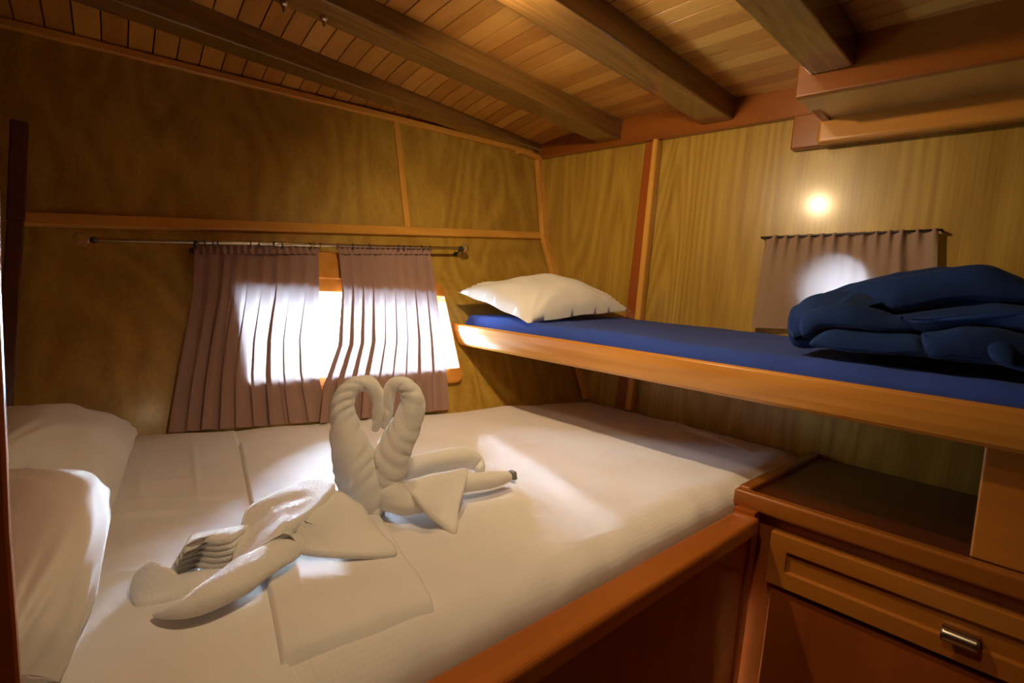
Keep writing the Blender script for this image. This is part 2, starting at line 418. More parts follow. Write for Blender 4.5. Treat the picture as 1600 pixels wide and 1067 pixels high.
# horizontal strip where the hull panels meet
barobj('trim_4', TL - trimdir*.0, A0 - trimdir*.02, LV, NL, .036, .018, m_trimX)
# strip up the hull wall, between two upper panels
s = (onY(633, 280, 1.87).x - TL.x)/(A0.x - TL.x)
barobj('trim_5', up(s, .03), up(s-.008, .985), (1, 0, 0), inU, .026, .012, m_trimZ)
# left post on the hull wall
pA, pB = up(-.012, 0), up(-.012, 1.0)
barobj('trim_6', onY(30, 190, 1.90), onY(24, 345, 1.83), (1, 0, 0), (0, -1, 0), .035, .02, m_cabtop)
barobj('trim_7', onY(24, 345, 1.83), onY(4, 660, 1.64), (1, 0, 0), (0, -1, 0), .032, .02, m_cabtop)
# moulding along the top of the hull wall
bm = bmesh.new()
for i in range(20):
    s0, s1 = -.06 + 1.03*i/20, -.06 + 1.03*(i+1)/20
    bar(bm, up(s0, .985), up(s1, .985), (0, .25, .97), inU, .026, .016)
bmesh.ops.remove_doubles(bm, verts=bm.verts[:], dist=.0005); bevel(struct('trim_8', bm, m_trimX), .004, 3)
# corner strips, upper and lower run
e1, e2, e3 = up(.985, .95), A0 - trimdir*.018, B0 + Vector((-.02, .0, 0)) - (A0-B0).normalized()*.02
barobj('trim_9', Vector((1.985, U11.y-.004, 1.84)), Vector((1.985, 1.795, 1.452)), (1, 0, 0), (0, -1, 0), .046, .026, m_trimZ)
barobj('trim_10', Vector((1.985, 1.80, 1.455)), Vector((1.985, 1.434, .70)), (1, 0, 0), NL, .046, .026, m_trimZ)
bm = bmesh.new(); box(bm, (1.84, 1.845, 1.828), (1.985, 1.895, 1.85)); bevel(struct('trim_11', bm, m_trimX), .004)
# upright on the right bulkhead
bm = bmesh.new(); hexa(bm, [(1.985, 1.20, .70), (2, 1.20, .70), (2, 1.272, .70), (1.985, 1.272, .70), (1.985, 1.21, 1.837), (2, 1.21, 1.837), (2, 1.262, 1.837), (1.985, 1.262, 1.837)])
bevel(struct('trim_12', bm, m_red), .003, 3)
bm = bmesh.new(); hexa(bm, [(1.955, 1.176, .70), (2, 1.176, .70), (2, 1.206, .70), (1.955, 1.206, .70), (1.955, 1.188, 1.837), (2, 1.188, 1.837), (2, 1.214, 1.837), (1.955, 1.214, 1.837)])
bevel(struct('trim_18', bm, m_trimZ), .010, 4)
# boxed soffit over the bunk
bm = bmesh.new(); box(bm, (1.65, -1.0, 1.775), (1.675, .572, 1.96)); bevel(struct('trim_13', bm, m_redY), .005, 3)
bm = bmesh.new(); hexa(bm, [(1.672, -1.0, 1.780), (1.95, -1.0, 1.80), (1.95, .58, 1.80), (1.672, .572, 1.780), (1.672, -1.0, 1.79), (1.95, -1.0, 1.81), (1.95, .58, 1.81), (1.672, .572, 1.79)]); struct('trim_14', bm, m_soffit)
bm = bmesh.new(); box(bm, (1.925, -1.0, 1.722), (1.965, .585, 1.815)); bevel(struct('trim_15', bm, m_rail), .012, 4)
bm = bmesh.new(); box(bm, (1.965, -1.0, 1.725), (2.0, .675, 1.84)); bevel(struct('trim_16', bm, m_redY), .006, 3)
bm = bmesh.new(); box(bm, (1.675, .550, 1.79), (2.0, .572, 1.96)); struct('trim_17', bm, m_redY)

# the hull window: surround board, header, glass
def rrect(u0, u1, v0, v1, r, n=8):
    out = []
    for (cu, cv, a0) in ((u1-r, v1-r, 0), (u0+r, v1-r, 90), (u0+r, v0+r, 180), (u1-r, v0+r, 270)):
        for k in range(n+1):
            a = math.radians(a0 + 90*k/n); out.append((cu + r*math.cos(a), cv + r*math.sin(a)))
    return out
def framering(bm, outer, inner, o0, o1):
    N = len(outer); R0 = [bm.verts.new(lp(u, v_, o0)) for u, v_ in outer]; R1 = [bm.verts.new(lp(u, v_, o1)) for u, v_ in outer]
    I1 = [bm.verts.new(lp(u, v_, o1)) for u, v_ in inner]; I0 = [bm.verts.new(lp(u, v_, o0)) for u, v_ in inner]
    for A_, B_ in ((R0, R1), (R1, I1), (I1, I0)):
        for k in range(N): bm.faces.new((A_[k], A_[(k+1)%N], B_[(k+1)%N], B_[k]))
FU0, FU1 = WU0 - .045, luv(low(713, 560))[0]; FV0, FV1 = luv(low(705, 600))[1], luv(low(690, 445))[1]
bm = bmesh.new(); framering(bm, rrect(FU0, FU1, FV0, FV1, .035), rrect(WU0, WU1, WV0, WV1, .006), .0, .018)
w1 = struct('window_1', bm, m_rail); bevel(w1, .004, 2)
hh = luv(low(510, 397))[1]
bm = bmesh.new(); hexa(bm, [lp(WU0-.02, FV1-.01, 0), lp(WU1-.03, FV1-.01, 0), lp(WU1-.03, FV1-.01, .022), lp(WU0-.02, FV1-.01, .022), lp(WU0-.02, hh, 0), lp(WU1-.03, hh, 0), lp(WU1-.03, hh, .022), lp(WU0-.02, hh, .022)])
o = bevel(obj('window_header', bm, m_rail, w1), .004)
bm = bmesh.new(); bm.faces.new([bm.verts.new(lp(u, v_, -.05)) for u, v_ in ((WU0, WV0), (WU1, WV0), (WU1, WV1), (WU0, WV1))]); obj('window_glass', bm, m_glass, w1)
bm = bmesh.new(); hexa(bm, [lp(-.005, WV0, -.055), lp(.012, WV0, -.055), lp(.012, WV0, -.035), lp(-.005, WV0, -.035), lp(-.005, WV1, -.055), lp(.012, WV1, -.055), lp(.012, WV1, -.035), lp(-.005, WV1, -.035)])
bm.free()
# porthole ring and glass
bm = bmesh.new()
def ringp(r, x): return [bm.verts.new((x, PY + r*math.cos(2*math.pi*k/n), PZ + r*math.sin(2*math.pi*k/n))) for k in range(n)]
R1, R2, R3, R4 = ringp(PR+.025, 1.999), ringp(PR+.02, 1.988), ringp(PR+.002, 1.988), ringp(PR-.002, 2.01)
for A_, B_ in ((R1, R2), (R2, R3), (R3, R4)):
    for k in range(n): bm.faces.new((A_[k], A_[(k+1)%n], B_[(k+1)%n], B_[k]))
w2 = struct('window_2', bm, m_nickel)
bm = bmesh.new(); bm.faces.new(ringp(PR, 2.045)); obj('porthole_glass', bm, m_glass, w2)

# ------------------------------------------------------------------ bed
bed = thing('bed', 'low built-in double bed with reddish wood front panel and rail', 'bed')
boxobj('front_panel', (-.02, .435, 0), (1.36, .458, .63), m_red, bed)
bm = bmesh.new(); box(bm, (-.02, .418, .612), (1.345, .482, .655)); bevel(obj('rail', bm, m_redX, bed), .010, 4)
boxobj('corner_post', (1.335, .43, 0), (1.375, .482, .665), m_red, bed)
boxobj('slat_base', (-.015, .46, .40), (1.36, 1.26, .44), m_red, bed)
mat_t = thing('mattress', 'thick double mattress covered by a white waffle sheet', 'mattress')
def back_y(x, z):   # the hull wall in front of which the bed ends
    return A0.y - ((x - A0.x)*NL.x + (z - A0.z)*NL.z)/NL.y
bm = bmesh.new(); hexa(bm, [(-.01, .50, .442), (1.985, .50, .442), (1.985, back_y(1.985, .442) - .02, .442), (-.01, back_y(0, .442) - .02, .442), (-.01, .50, .66), (1.985, .50, .66), (1.985, back_y(1.985, .66) - .02, .66), (-.01, back_y(0, .66) - .02, .66)])
bevel(obj('mattress_core', bm, m_linen, mat_t), .01)
def seg_ridge(x, y, a, b, w_, h):
    a, b, p = Vector(a), Vector(b), Vector((x, y)); t = max(0, min(1, (p-a).dot(b-a)/(b-a).length_squared))
    d = (p - (a + (b-a)*t)).length; return h*math.exp(-(d/w_)**2)*math.sin(math.pi*min(1, max(0, .12+.76*t)))
RD = []
for (p0, p1, w_, h) in [((150,815),(290,800),.008,.007), ((190,787),(380,775),.007,.004), ((80,915),(215,898),.007,.005), ((150,760),(300,752),.012,.003),
                        ((215,730),(225,800),.012,.003), ((300,690),(310,790),.006,.003), ((60,880),(250,860),.02,.003), ((470,960),(900,870),.05,.004),
                        ((650,1010),(700,960),.02,.006), ((940,870),(1010,905),.02,.006), ((860,900),(960,890),.03,.004), ((790,700),(835,690),.015,.003), ((180,990),(420,930),.03,.003),
                        ((1040,655),(1170,705),.012,.006),((1060,668),(1120,685),.008,.005)]:
    a_, b_ = onZ(*p0, .70), onZ(*p1, .70); RD.append(((a_.x, a_.y), (b_.x, b_.y), w_, h*1.5))
def bedz(x, y):
    z = .698 + .004*nz((x*2.1, y*2.1, 0)) + .0030*nz((x*9, y*5, 1)) + .0016*nz((x*7, y*24, 6))
    for a_, b_, w_, h in RD:
        if abs(x - (a_[0]+b_[0])/2) < .4: z += seg_ridge(x, y, a_, b_, w_, h)
    return z
bm = bmesh.new(); NX, NY = 330, 190
def sheet(i, j):
    x = -.015 + 2.003*i
    ye = back_y(x, .70) - .004
    if j < .14:                                   # front roll of the sheet
        t = j/.14; a = t*math.pi/2
        fy = .090 + .012*nz((x*3, 0, 3)); y0 = .486 + .004*nz((x*6, 2, 0))
        y = y0 + fy*(1-math.cos(a))**1.2; zt = bedz(x, y0 + fy)
        z = .630 + (zt - .630)*math.sin(a)**.75 + .004*nz((x*14, t*2, 5))*math.sin(2*a)
    else:
        t = (j-.14)/.86; y0 = .576; y = y0 + (ye - y0)*t; z = bedz(x, y)
        z += .012*math.exp(-((ye-y)/.05)**2)*nz((x*3, 1, 4)) - .010*max(0, 1-(ye-y)/.03)
    if x > 1.95: z -= (x-1.95)*.35
    if x > 1.36 and y < .60: z -= .0
    return Vector((x, y, z))
grid(bm, NX, NY, sheet)
sh = obj('bed_sheet', bm, m_sheet, None, True); tag(sh, 'white waffle-weave sheet stretched over the double mattress', 'sheet')

PLA, PLB = onZ(379, 678, .70), onZ(449, 1030, .70)
def plain(i, j):
    yy = sheet(.5, j).y; xe = PLA.x + (PLB.x - PLA.x)*(yy - PLA.y)/(PLB.y - PLA.y) if yy > .58 else PLB.x - .0
    xe += .003*nz((yy*9, 0, 1)); x = -.014 + (xe + .014)*i; p = sheet((x + .015)/2.003, j)
    k = min(1, (1-i)/.012); return p + Vector((0, -.0035 if j < .14 else 0, .0035*k - .002*(1-k)))
bm = bmesh.new(); grid(bm, 120, NY, plain); tag(obj('under_sheet', bm, m_linen, None, True), 'plain smooth white sheet over the pillow end of the bed', 'sheet')

# folded top sheet
def onbed(px, py, h=0):
    p = onZ(px, py, .70 + h); return Vector((p.x, p.y, .70 + h))
def flatslab(bm, poly, z0, th, sub=26, wr=.0015):
    # poly: 4 corners in order, subdivided grid with rounded edge
    a, b, c, d = [Vector(q) for q in poly]
    def f(i, j):
        e = min(i, 1-i, j, 1-j); p = a.lerp(b, i).lerp(d.lerp(c, i), j)
        k = min(1, e/.03); z = bedz(p.x, p.y) + th*(1-(1-k)**2)**.5 + wr*nz((p.x*12, p.y*12, 3))*k + z0
        return Vector((p.x, p.y, z))
    grid(bm, sub*2, sub*4, f)
k1, k2, k3, k4 = onZ(437,1033,.71), onZ(683,943,.71), onZ(512,668,.71), onZ(372,690,.71)
bm = bmesh.new(); flatslab(bm, (k1, k2, k3, k4), -.004, .018)
ft = obj('folded_sheet', bm, m_linen, None, True); tag(ft, 'white top sheet folded into a long strip lying under the towel swans', 'sheet')
# ------------------------------------------------------------------ pillows
def pillow(bm, c00, c10, c11, c01, h, base=None, seed=0, nu=44, nv=36, puff=.5, ear=.012, zdrop=0.4):
    """four corner points (3D), height above the corner surface; under side sags by zdrop*h"""
    c = [Vector(q) for q in (c00, c10, c11, c01)]
    nrm = (c[1]-c[0]).cross(c[3]-c[0]).normalized()
    if nrm.z < 0: nrm = -nrm
    def shape(i, j, sgn):
        u, v_ = 2*i-1, 2*j-1
        pin = .07
        uu = u*(1 - pin*(1-v_*v_)) ; vv = v_*(1 - pin*(1-u*u))
        ii, jj = (uu+1)/2, (vv+1)/2
        p = c[0].lerp(c[1], ii).lerp(c[3].lerp(c[2], ii), jj)
        e = ((1-u*u)*(1-v_*v_))
        k = e**puff
        w_ = .012*nz((p.x*9+seed, p.y*9, p.z*5+sgn))*min(1, e*3) + .008*nz((u*2.2+seed, v_*2.2, sgn*3))
        # radiating creases from corners
        rad = math.atan2(1-abs(v_), 1-abs(u)+1e-4); cr = .008*math.sin(rad*14+seed)*math.exp(-((1-abs(u))**2+(1-abs(v_))**2)*3)*min(1, e*6)
        return p + nrm*((h*k + w_ + cr) if sgn > 0 else -(h*zdrop*k))
    for sgn in (1, -1): grid(bm, nu, nv, lambda i, j: shape(i, j, sgn))
    bmesh.ops.remove_doubles(bm, verts=bm.verts[:], dist=.0004)
Zm = 1.062
bm = bmesh.new(); pillow(bm, (1.362, 1.262, 1.050), (1.93, 1.21, 1.125), (1.90, 1.60, 1.17), onY(714, 456, 1.63), .115, seed=2, zdrop=.12)
tag(obj('bunk_pillow', bm, m_pillow, None, True), 'plump white pillow lying on the blue upper bunk mattress', 'pillow')
def pil(pts, h, seed, label, zd=.25, name='bed_pillow', puff=.5):
    bm = bmesh.new(); pillow(bm, *pts, h, seed=seed, zdrop=zd, puff=puff); o = obj(name, bm, m_pillow, None, True)
    return tag(o, label, 'pillow', None)
far = pil(((.005, 1.03, .84), tuple(onbed(170, 812, .012)), tuple(onY(217, 676, 1.53)), (.0, 1.56, .79)), .085, 5, 'white pillow in the far left corner of the bed by the wall', .55)
near = pil(((.005, .60, .76), tuple(onbed(95, 1066, .02)), tuple(onbed(158, 812, .05)), (.0, 1.09, .80)), .10, 9, 'white pillow on the left edge of the bed, nearest the viewer', .5)

# ------------------------------------------------------------------ towel swans
P0 = Vector((.548, .845, .70)); NV = Vector((.545, .845, 0)).normalized()
def sw(px, py, r, off=0):
    p = onP(px, py, P0 + NV*off, NV); return (p.x, p.y, p.z, r*1.04/828)
def bd(px, py, r, h=0):
    rr = r*1.05/828; p = onZ(px, py, .712 + rr + h); return (p.x, p.y, p.z, rr)
s1 = thing('towel_swan', 'left white towel swan of the kissing pair, its wings draped toward the pillows', 'towel swan')
bm = bmesh.new()
tube(bm, [sw(581,798,24), sw(577,780,31), sw(566,752,36), sw(556,722,33), sw(546,692,27), sw(538,662,21), sw(535,636,17), sw(541,615,14.5), sw(554,602,12.5), sw(570,599,11.5), sw(583,605,11), sw(591,619,10.5), sw(592,640,9.5), sw(590,658,7.5), sw(586,671,5)], seg=40, sub=10, wob=.10, freq=22, ridge=.0050)
obj('neck', bm, m_terry, s1, True)
bm = bmesh.new()   # far side of the shawl: long strip that runs from the neck to the lower left
def pts(L): return [tuple(onbed(px, py, h)) for px, py, h in L]
slab(bm, pts([(524,757,.090),(486,746,.085),(440,764,.075),(388,792,.060),(374,830,.045),(363,880,.030),(395,868,.045),(450,822,.070),(490,795,.080)]), .022, .004, wr=.005, rings=10)
obj('wing', bm, m_terry, s1, True)
bm = bmesh.new()
slab(bm, pts([(524,766,.078),(552,780,.070),(578,806,.035),(600,835,.030),(621,857,.022),(600,863,.022),(540,863,.028),(495,860,.030),(430,854,.036),(366,882,.030),(400,858,.052),(452,822,.068),(492,792,.078)]), .010, .002, wr=.006, sub=4, rings=12)
obj('wing', bm, m_terry, s1, True)
bm = bmesh.new(); tube(bm, [bd(462,862,8), bd(444,862,17), bd(410,880,19), bd(370,905,20), bd(330,930,17), bd(295,948,12), bd(262,957,7), bd(243,960,3)], seg=28, sub=8, wob=.14, freq=24, flat=.8)
obj('rolled_edge', bm, m_terry, s1, True)
# pleated tail: nested curved folds
for k in range(5):
    o_ = -9.5*k; e_ = 5*k
    fr_ = [(262+e_*1.3, 894+o_*1.05), (282+e_, 880+o_), (305+e_*.8, 877+o_*.95), (332+e_*.6, 882+o_*1.0), (356+e_*.3, 879+o_*1.05), (376, 870+o_*1.1)]
    bk_ = [(388, 846+o_*.7), (350, 852+o_*.7), (315, 858+o_*.7), (285+e_*.6, 868+o_*.8)]
    bm = bmesh.new(); slab(bm, pts([(a, b, .016 + .0092*k + .003*math.sin(n_*1.7)) for n_, (a, b) in enumerate(fr_ + bk_)]), .0095, .003, wr=.002, sub=4)
    obj('pleat', bm, m_terry, s1, True)
bm = bmesh.new()
slab(bm, pts([(203,922,.014),(210,896,.030),(228,884,.036),(246,888,.034),(266,902,.026),(290,910,.018),(296,920,.014),(262,934,.012),(216,942,.010)]), .012, .014, wr=.008, sub=5)
obj('tail', bm, m_terry, s1, True)
bm = bmesh.new()
slab(bm, pts([(262,905,.010),(300,893,.014),(345,888,.020),(370,890,.02),(345,915,.010),(310,934,.008),(270,930,.008)]), .008, .001, wr=.004, sub=4)
obj('tail', bm, m_terry, s1, True)
s2 = thing('towel_swan', 'right white towel swan of the kissing pair, with a small triangular wing', 'towel swan')
bm = bmesh.new()
tube(bm, [bd(712,762,6), bd(694,769,11), bd(672,777,15), bd(652,782,18), bd(634,783,20), bd(618,778,22), bd(608,768,24), sw(602,748,28,.002), sw(608,728,28,0), sw(617,702,26.5,0), sw(629,676,24,0), sw(639,652,21,0), sw(645,630,18,0), sw(641,612,14.5,0), sw(630,601,12,0), sw(617,600,10.5,0), sw(609,610,9.5,0), sw(606,628,9,0), sw(605,646,8,0), sw(602,658,6,0), sw(600,667,4.5,0)], seg=40, sub=10, wob=.10, freq=24, ridge=.0050, twist=2)
obj('neck', bm, m_terry, s2, True)
bm = bmesh.new(); tube(bm, [bd(618,738,17,.02), bd(650,728,19,.022), bd(690,719,19.5,.02), bd(725,715,19,.014), bd(744,723,15,.004), bd(750,733,10,0)], seg=28, sub=8, wob=.10, freq=22); obj('rolled_edge', bm, m_terry, s2, True)
bm = bmesh.new(); tube(bm, [bd(690,762,15), bd(730,755,15.5), bd(765,750,14), bd(792,745,11)], seg=26, sub=8, wob=.12, freq=25); t2 = obj('tail', bm, m_terry, s2, True)
bm = bmesh.new(); q = onbed(801, 743, .014); u_ = Vector((.7, .1, 0)).normalized()
hexa(bm, [q + Vector(d) for d in ((-.006,-.012,-.008),(.008,-.01,-.008),(.008,.010,-.008),(-.006,.012,-.008),(-.008,-.009,.010),(.004,-.008,.012),(.004,.010,.012),(-.008,.01,.010))]); bevel(obj('fabric_tag', bm, m_tag, t2, label='small dark grey fabric tag'), .002)
bm = bmesh.new()
slab(bm, pts([(630,753,.068),(680,741,.072),(724,731,.068),(731,738,.062),(724,765,.046),(717,792,.026),(715,822,.008),(708,827,.006),(690,814,.014),(668,796,.040),(648,772,.060)]), .012, .008, wr=.003, sub=4)
obj('wing', bm, m_terry, s2, True)

# ------------------------------------------------------------------ curtains on the hull window
OFF = .036
def edge(L, t):
    # L: list of (py, px); t 0..1 from top to bottom -> px, py
    y = L[0][0] + (L[-1][0]-L[0][0])*t
    for (y0, x0), (y1, x1) in zip(L, L[1:]):
        if y <= y1 + 1e-6: return x0 + (x1-x0)*(y-y0)/(y1-y0), y
    return L[-1][1], y
def curtain(name, left, right, folds, amp, seed, label, mat=m_curtain):
    t0 = thing(name, label, 'curtain')
    random.seed(seed); ph = [random.uniform(-.6, .6) for _ in range(40)]
    bm = bmesh.new()
    def f(i, j):
        lx, ly = edge(left, j); rx, ry = edge(right, j)
        a_ = i + .05*nz((i*3.1, j*.8, seed)) * math.sin(math.pi*i)
        p = low(lx + (rx-lx)*i, ly + (ry-ly)*i, OFF)
        th = a_*folds*2*math.pi + (1.1*nz((i*2.5, j*.9, seed+5)))*j*1.5
        k = int(a_*folds + .25) % 40; wv = .55 + .45*abs(ph[k])/.6
        env = amp*(.35 + .75*j)*wv
        if j < .06: env *= .25 + j*12.5
        d = env*(math.sin(th) + .22*math.sin(2*th + 1)) + .003*nz((i*14, j*5, seed)) + .006*nz((i*2.5, j*1.5, seed+9))
        side = .5*env*math.sin(2*th) + (.8 + .9*min(1, j*3))*env*math.cos(th + .5)
        return p + NL*(d + .004) + LU*side
    grid(bm, 300, 70, f)
    o = obj('fabric', bm, mat, t0, True); 
    # heading tape stitched at the top
    bm = bmesh.new()
    def g(i, j):
        lx, ly = edge(left, .0); rx, ry = edge(right, .0)
        p = low(lx + (rx-lx)*i, ly + (ry-ly)*i - 2 + 13*j, OFF)
        return p + NL*(.010 + .0035*math.sin(i*folds*4*math.pi))
    grid(bm, 160, 3, g); obj('heading', bm, mat, t0, True)
    return t0
curtain('curtain', [(388, 302), (470, 296), (560, 283), (676, 264)], [(388, 496), (459, 495), (530, 487), (582, 490), (625, 500), (658, 506)], 9.0, .0105, 11, 'mauve pleated curtain on the left half of the hull window')
curtain('curtain', [(388, 527), (459, 531), (540, 527), (600, 506), (662, 500)], [(388, 670), (450, 678), (530, 688), (590, 694), (640, 697)], 9.0, .0105, 23, 'mauve pleated curtain on the right half of the hull window, beside the bunk')

rod = thing('curtain_rod', 'thin brushed metal curtain rod with clear knob ends over the hull window', 'curtain rod')
RO = .052
ra, rb = low(150, 375, RO), low(716, 388, RO); rd = (rb-ra).normalized()
bm = bmesh.new(); tube(bm, [(*ra, .0062), (*ra.lerp(rb, .5), .0062), (*rb, .0062)], seg=16, sub=2); obj('rod', bm, m_nickel, rod, True)
bm = bmesh.new(); m_ = ra.lerp(rb, .38); tube(bm, [(*m_, .0082), (*(m_ + rd*.02), .0082), (*(m_ + rd*.05), .0082)], seg=16, sub=2); obj('sleeve', bm, m_nickel, rod, True)
def sphere(bm, c, r, sc=(1,1,1), seg=20):
    res = bmesh.ops.create_uvsphere(bm, u_segments=seg, v_segments=seg//2+2, radius=r)
    for v_ in res['verts']: v_.co = Vector((v_.co.x*sc[0], v_.co.y*sc[1], v_.co.z*sc[2])) + Vector(c)
for e, sg in ((ra, -1), (rb, 1)):
    bm = bmesh.new(); tube(bm, [(*(e), .0085), (*(e + rd*sg*.006), .0095), (*(e + rd*sg*.012), .006)], seg=16, sub=2); obj('collar', bm, m_dark, rod, True)
    bm = bmesh.new(); sphere(bm, e + rd*sg*.032, .019, (1, 1, 1), 14)
    obj('finial', bm, m_acrylic, rod)
for px, py in ((306, 380), (722, 389)):
    bm = bmesh.new(); q = low(px, py, RO); wq = q - NL*(RO-.001)
    tube(bm, [(*q, .004), (*q.lerp(wq, .5), .004), (*wq, .004)], seg=10, sub=2); sphere(bm, wq, .011, (1, .6, 1), 12); sphere(bm, q, .009, (1,1,1), 12)
    tube(bm, [(*(q), .005), (*(q + Vector((0,0,-.012))), .004), (*(q + Vector((.0,-.004,-.022))), .003)], seg=10, sub=2)
    obj('bracket', bm, m_dark, rod, True)
def torus(bm, c, ax, R_, r_, n=16, m=6):
    ax = Vector(ax).normalized(); u = ax.orthogonal().normalized(); v_ = ax.cross(u); G = []
    for i in range(n):
        a = 2*math.pi*i/n; dr = u*math.cos(a)+v_*math.sin(a)
        G.append([bm.verts.new(Vector(c) + dr*(R_ + r_*math.cos(2*math.pi*k/m)) + ax*r_*math.sin(2*math.pi*k/m)) for k in range(m)])
    for i in range(n):
        for k in range(m): bm.faces.new((G[i][k], G[(i+1)%n][k], G[(i+1)%n][(k+1)%m], G[i][(k+1)%m]))
for px in (318, 333, 341, 392, 405, 427, 440, 484, 490, 500, 527, 551, 577, 622, 631, 641, 659, 672):
    py = 375 + (px-150)*13/566; q = low(px, py, RO) + Vector((0, 0, -.003))
    bm = bmesh.new(); torus(bm, q, rd + Vector((0, random.uniform(-.3, .3), 0)), .0105, .0012); obj('ring', bm, m_dark, rod, True)

# ------------------------------------------------------------------ small curtain over the porthole
pc = thing('porthole_curtain', 'small tan curtain on the right bulkhead with round porthole glowing through', 'curtain')
bm = bmesh.new()
def pcf(i, j):
    top = onX(1197, 369, 1.970).lerp(onX(1466, 357, 1.970), i); botL = onX(1173, 512, 1.968); botR = onX(1462, 520, 1.970)
    bot = botL.lerp(botR, i); p = top.lerp(bot, j)
    g = .009*math.exp(-j*6)*math.sin(i*2*math.pi*13 + 2*nz((i*4, 0, 2))) + .010*nz((i*4.5, j*.9, 7)) + .004*nz((i*11, j*2, 9))
    fold = -.022*math.exp(-((i-.80-.05*j)/.028)**2)*min(1, .2+j*2)
    p.x += g + fold*.6; p.y += .4*g*math.exp(-j*5)
    return p
grid(bm, 200, 50, pcf); obj('fabric', bm, m_curtain2, pc, True)
a_, b_ = onX(1190, 371, 1.966), onX(1471, 359, 1.966)
bm = bmesh.new(); tube(bm, [(*a_, .0032), (*a_.lerp(b_, .5), .0032), (*b_, .0032)], seg=10, sub=2)
for e in (a_, b_): tube(bm, [(*e, .004), (e.x+.017, e.y, e.z, .004), (e.x+.034, e.y, e.z, .004)], seg=10, sub=2)
obj('rod', bm, m_dark, pc, True)

# ------------------------------------------------------------------ upper bunk
bunk = thing('upper_bunk', 'narrow upper bunk shelf with thick varnished front rail', 'bunk')
bm = bmesh.new()
prof = [(1.335, .960), (1.332, .985), (1.334, 1.008), (1.340, 1.014), (1.358, 1.014), (1.363, 1.008), (1.363, .936), (1.357, .930), (1.348, .931), (1.340, .940)]
def ymax(x, z): return back_y(x, z) - .001
ysl = [-.98 + i*.1 for i in range(27)]
R_ = []
for yy in [0, .2, .4, .6, .8, 1.0]:
    R_.append([bm.verts.new((x, -.98 + (ymax(x, z)+.98)*yy, z)) for x, z in prof])
for A_, B_ in zip(R_, R_[1:]):
    for k in range(len(prof)): bm.faces.new((A_[k], A_[(k+1)%len(prof)], B_[(k+1)%len(prof)], B_[k]))
bm.faces.new(R_[0]); bm.faces.new(R_[-1]); bevel(obj('rail', bm, m_rail, bunk), .002, 2)
bm = bmesh.new(); hexa(bm, [(1.363, -.98, .945), (1.998, -.98, .945), (1.998, ymax(2, .945), .945), (1.363, ymax(1.36, .945), .945), (1.363, -.98, .97), (1.998, -.98, .97), (1.998, ymax(2, .97), .97), (1.363, ymax(1.36, .97), .97)])
obj('base_board', bm, m_rail, bunk)
bm = bmesh.new(); hexa(bm, [(1.398, -.16, .7), (1.42, -.16, .7), (1.42, .040, .7), (1.398, .040, .7), (1.398, -.16, .945), (1.42, -.16, .945), (1.42, .044, .945), (1.398, .044, .945)])
bevel(obj('support_panel', bm, m_drawer, bunk), .004, 3)
def bmz(x, y):
    return 1.054 + .034*min(1, max(0, (x-1.40)/.5))**1.3 + .005*nz((x*6, y*5, 2)) + .003*nz((x*15, y*12, 3))
bm = bmesh.new()
def bmat(i, j):
    yl = back_y(1.45, 1.0) - .008; y = -.97 + (yl + .97)*i
    if j < .25:
        t = j/.25; a = t*math.pi/2; x = 1.366 + .035*(1-math.cos(a)) + .002*nz((y*10, t, 1)); z = .972 + (bmz(1.40, y)-.972)*math.sin(a)**.8
    else: x = 1.401 + (1.995-1.401)*(j-.25)/.75; z = bmz(x, y)
    e = yl - y
    if e < .03: z = .972 + (z-.972)*math.sqrt(max(0, 1-(1-e/.03)**2)); 
    ym = back_y(x, z) - .004
    return Vector((x, min(y, ym), z))
grid(bm, 240, 40, bmat)
bm.verts.ensure_lookup_table()
tag(obj('bunk_mattress', bm, m_blue, None, True), 'thin mattress in a royal blue fleece cover on the upper bunk', 'mattress')

# folded navy blanket: nested soft folds, open to the viewer
bl = thing('folded_blanket', 'navy blue fleece blanket folded in a thick bundle on the upper bunk', 'blanket')
def loaf(px_outline, xf, xb, seed, inset=.014, sub=6, nx=26, amp=.008):
    """closed outline (pixels, read on the plane x = xf) pushed back to xb, with a soft rounded front"""
    Q = [onX(a, b, xf) for a, b in px_outline]; Q = [Vector(q) for q in catmull([(q.y, q.z) for q in Q], sub, True)]; N = len(Q)
    area = sum(Q[i].x*Q[(i+1)%N].y - Q[(i+1)%N].x*Q[i].y for i in range(N)); sg = 1 if area > 0 else -1
    nr = []
    for i in range(N):
        d = (Q[(i+1)%N] - Q[i-1]); d = d.normalized() if d.length > 1e-9 else Vector((1, 0)); nr.append(Vector((-d.y, d.x))*sg)
    for _ in range(3): nr = [(nr[i-1] + nr[i]*2 + nr[(i+1)%N]).normalized() for i in range(N)]
    bm = bmesh.new(); rows = []
    prof = [(0, 1.0), (.002, .8), (.006, .5), (.012, .25), (.02, .08), (.03, 0)] + [(.03 + (xb-xf-.03)*k/nx, 0) for k in range(1, nx+1)]
    for dx, ins in prof:
        row = []
        for q, n_ in zip(Q, nr):
            p = q + n_*inset*ins; x = xf + dx + .022*noise.noise(Vector((q.x*5, q.y*8, seed+3)))
            n1 = amp*1.2*noise.noise(Vector((q.x*8+seed, q.y*10, x*7))) + .006*abs(noise.noise(Vector((q.x*5+q.y*30, q.y*14+seed, x*5)))) + amp*.45*noise.noise(Vector((q.x*26, q.y*26+seed, x*20)))
            row.append(bm.verts.new((x, p.x + n1*.4, p.y + n1 + .07*max(0, x-xf)*max(0, 1-(p.y-1.07)/.2))))
        rows.append(row)
    for A_, B_ in zip(rows, rows[1:]):
        for k in range(N): bm.faces.new((A_[k], A_[(k+1)%N], B_[(k+1)%N], B_[k]))
    f0 = bm.faces.new(rows[0]); bm.faces.new(rows[-1]); bmesh.ops.triangulate(bm, faces=[f0])
    return bm
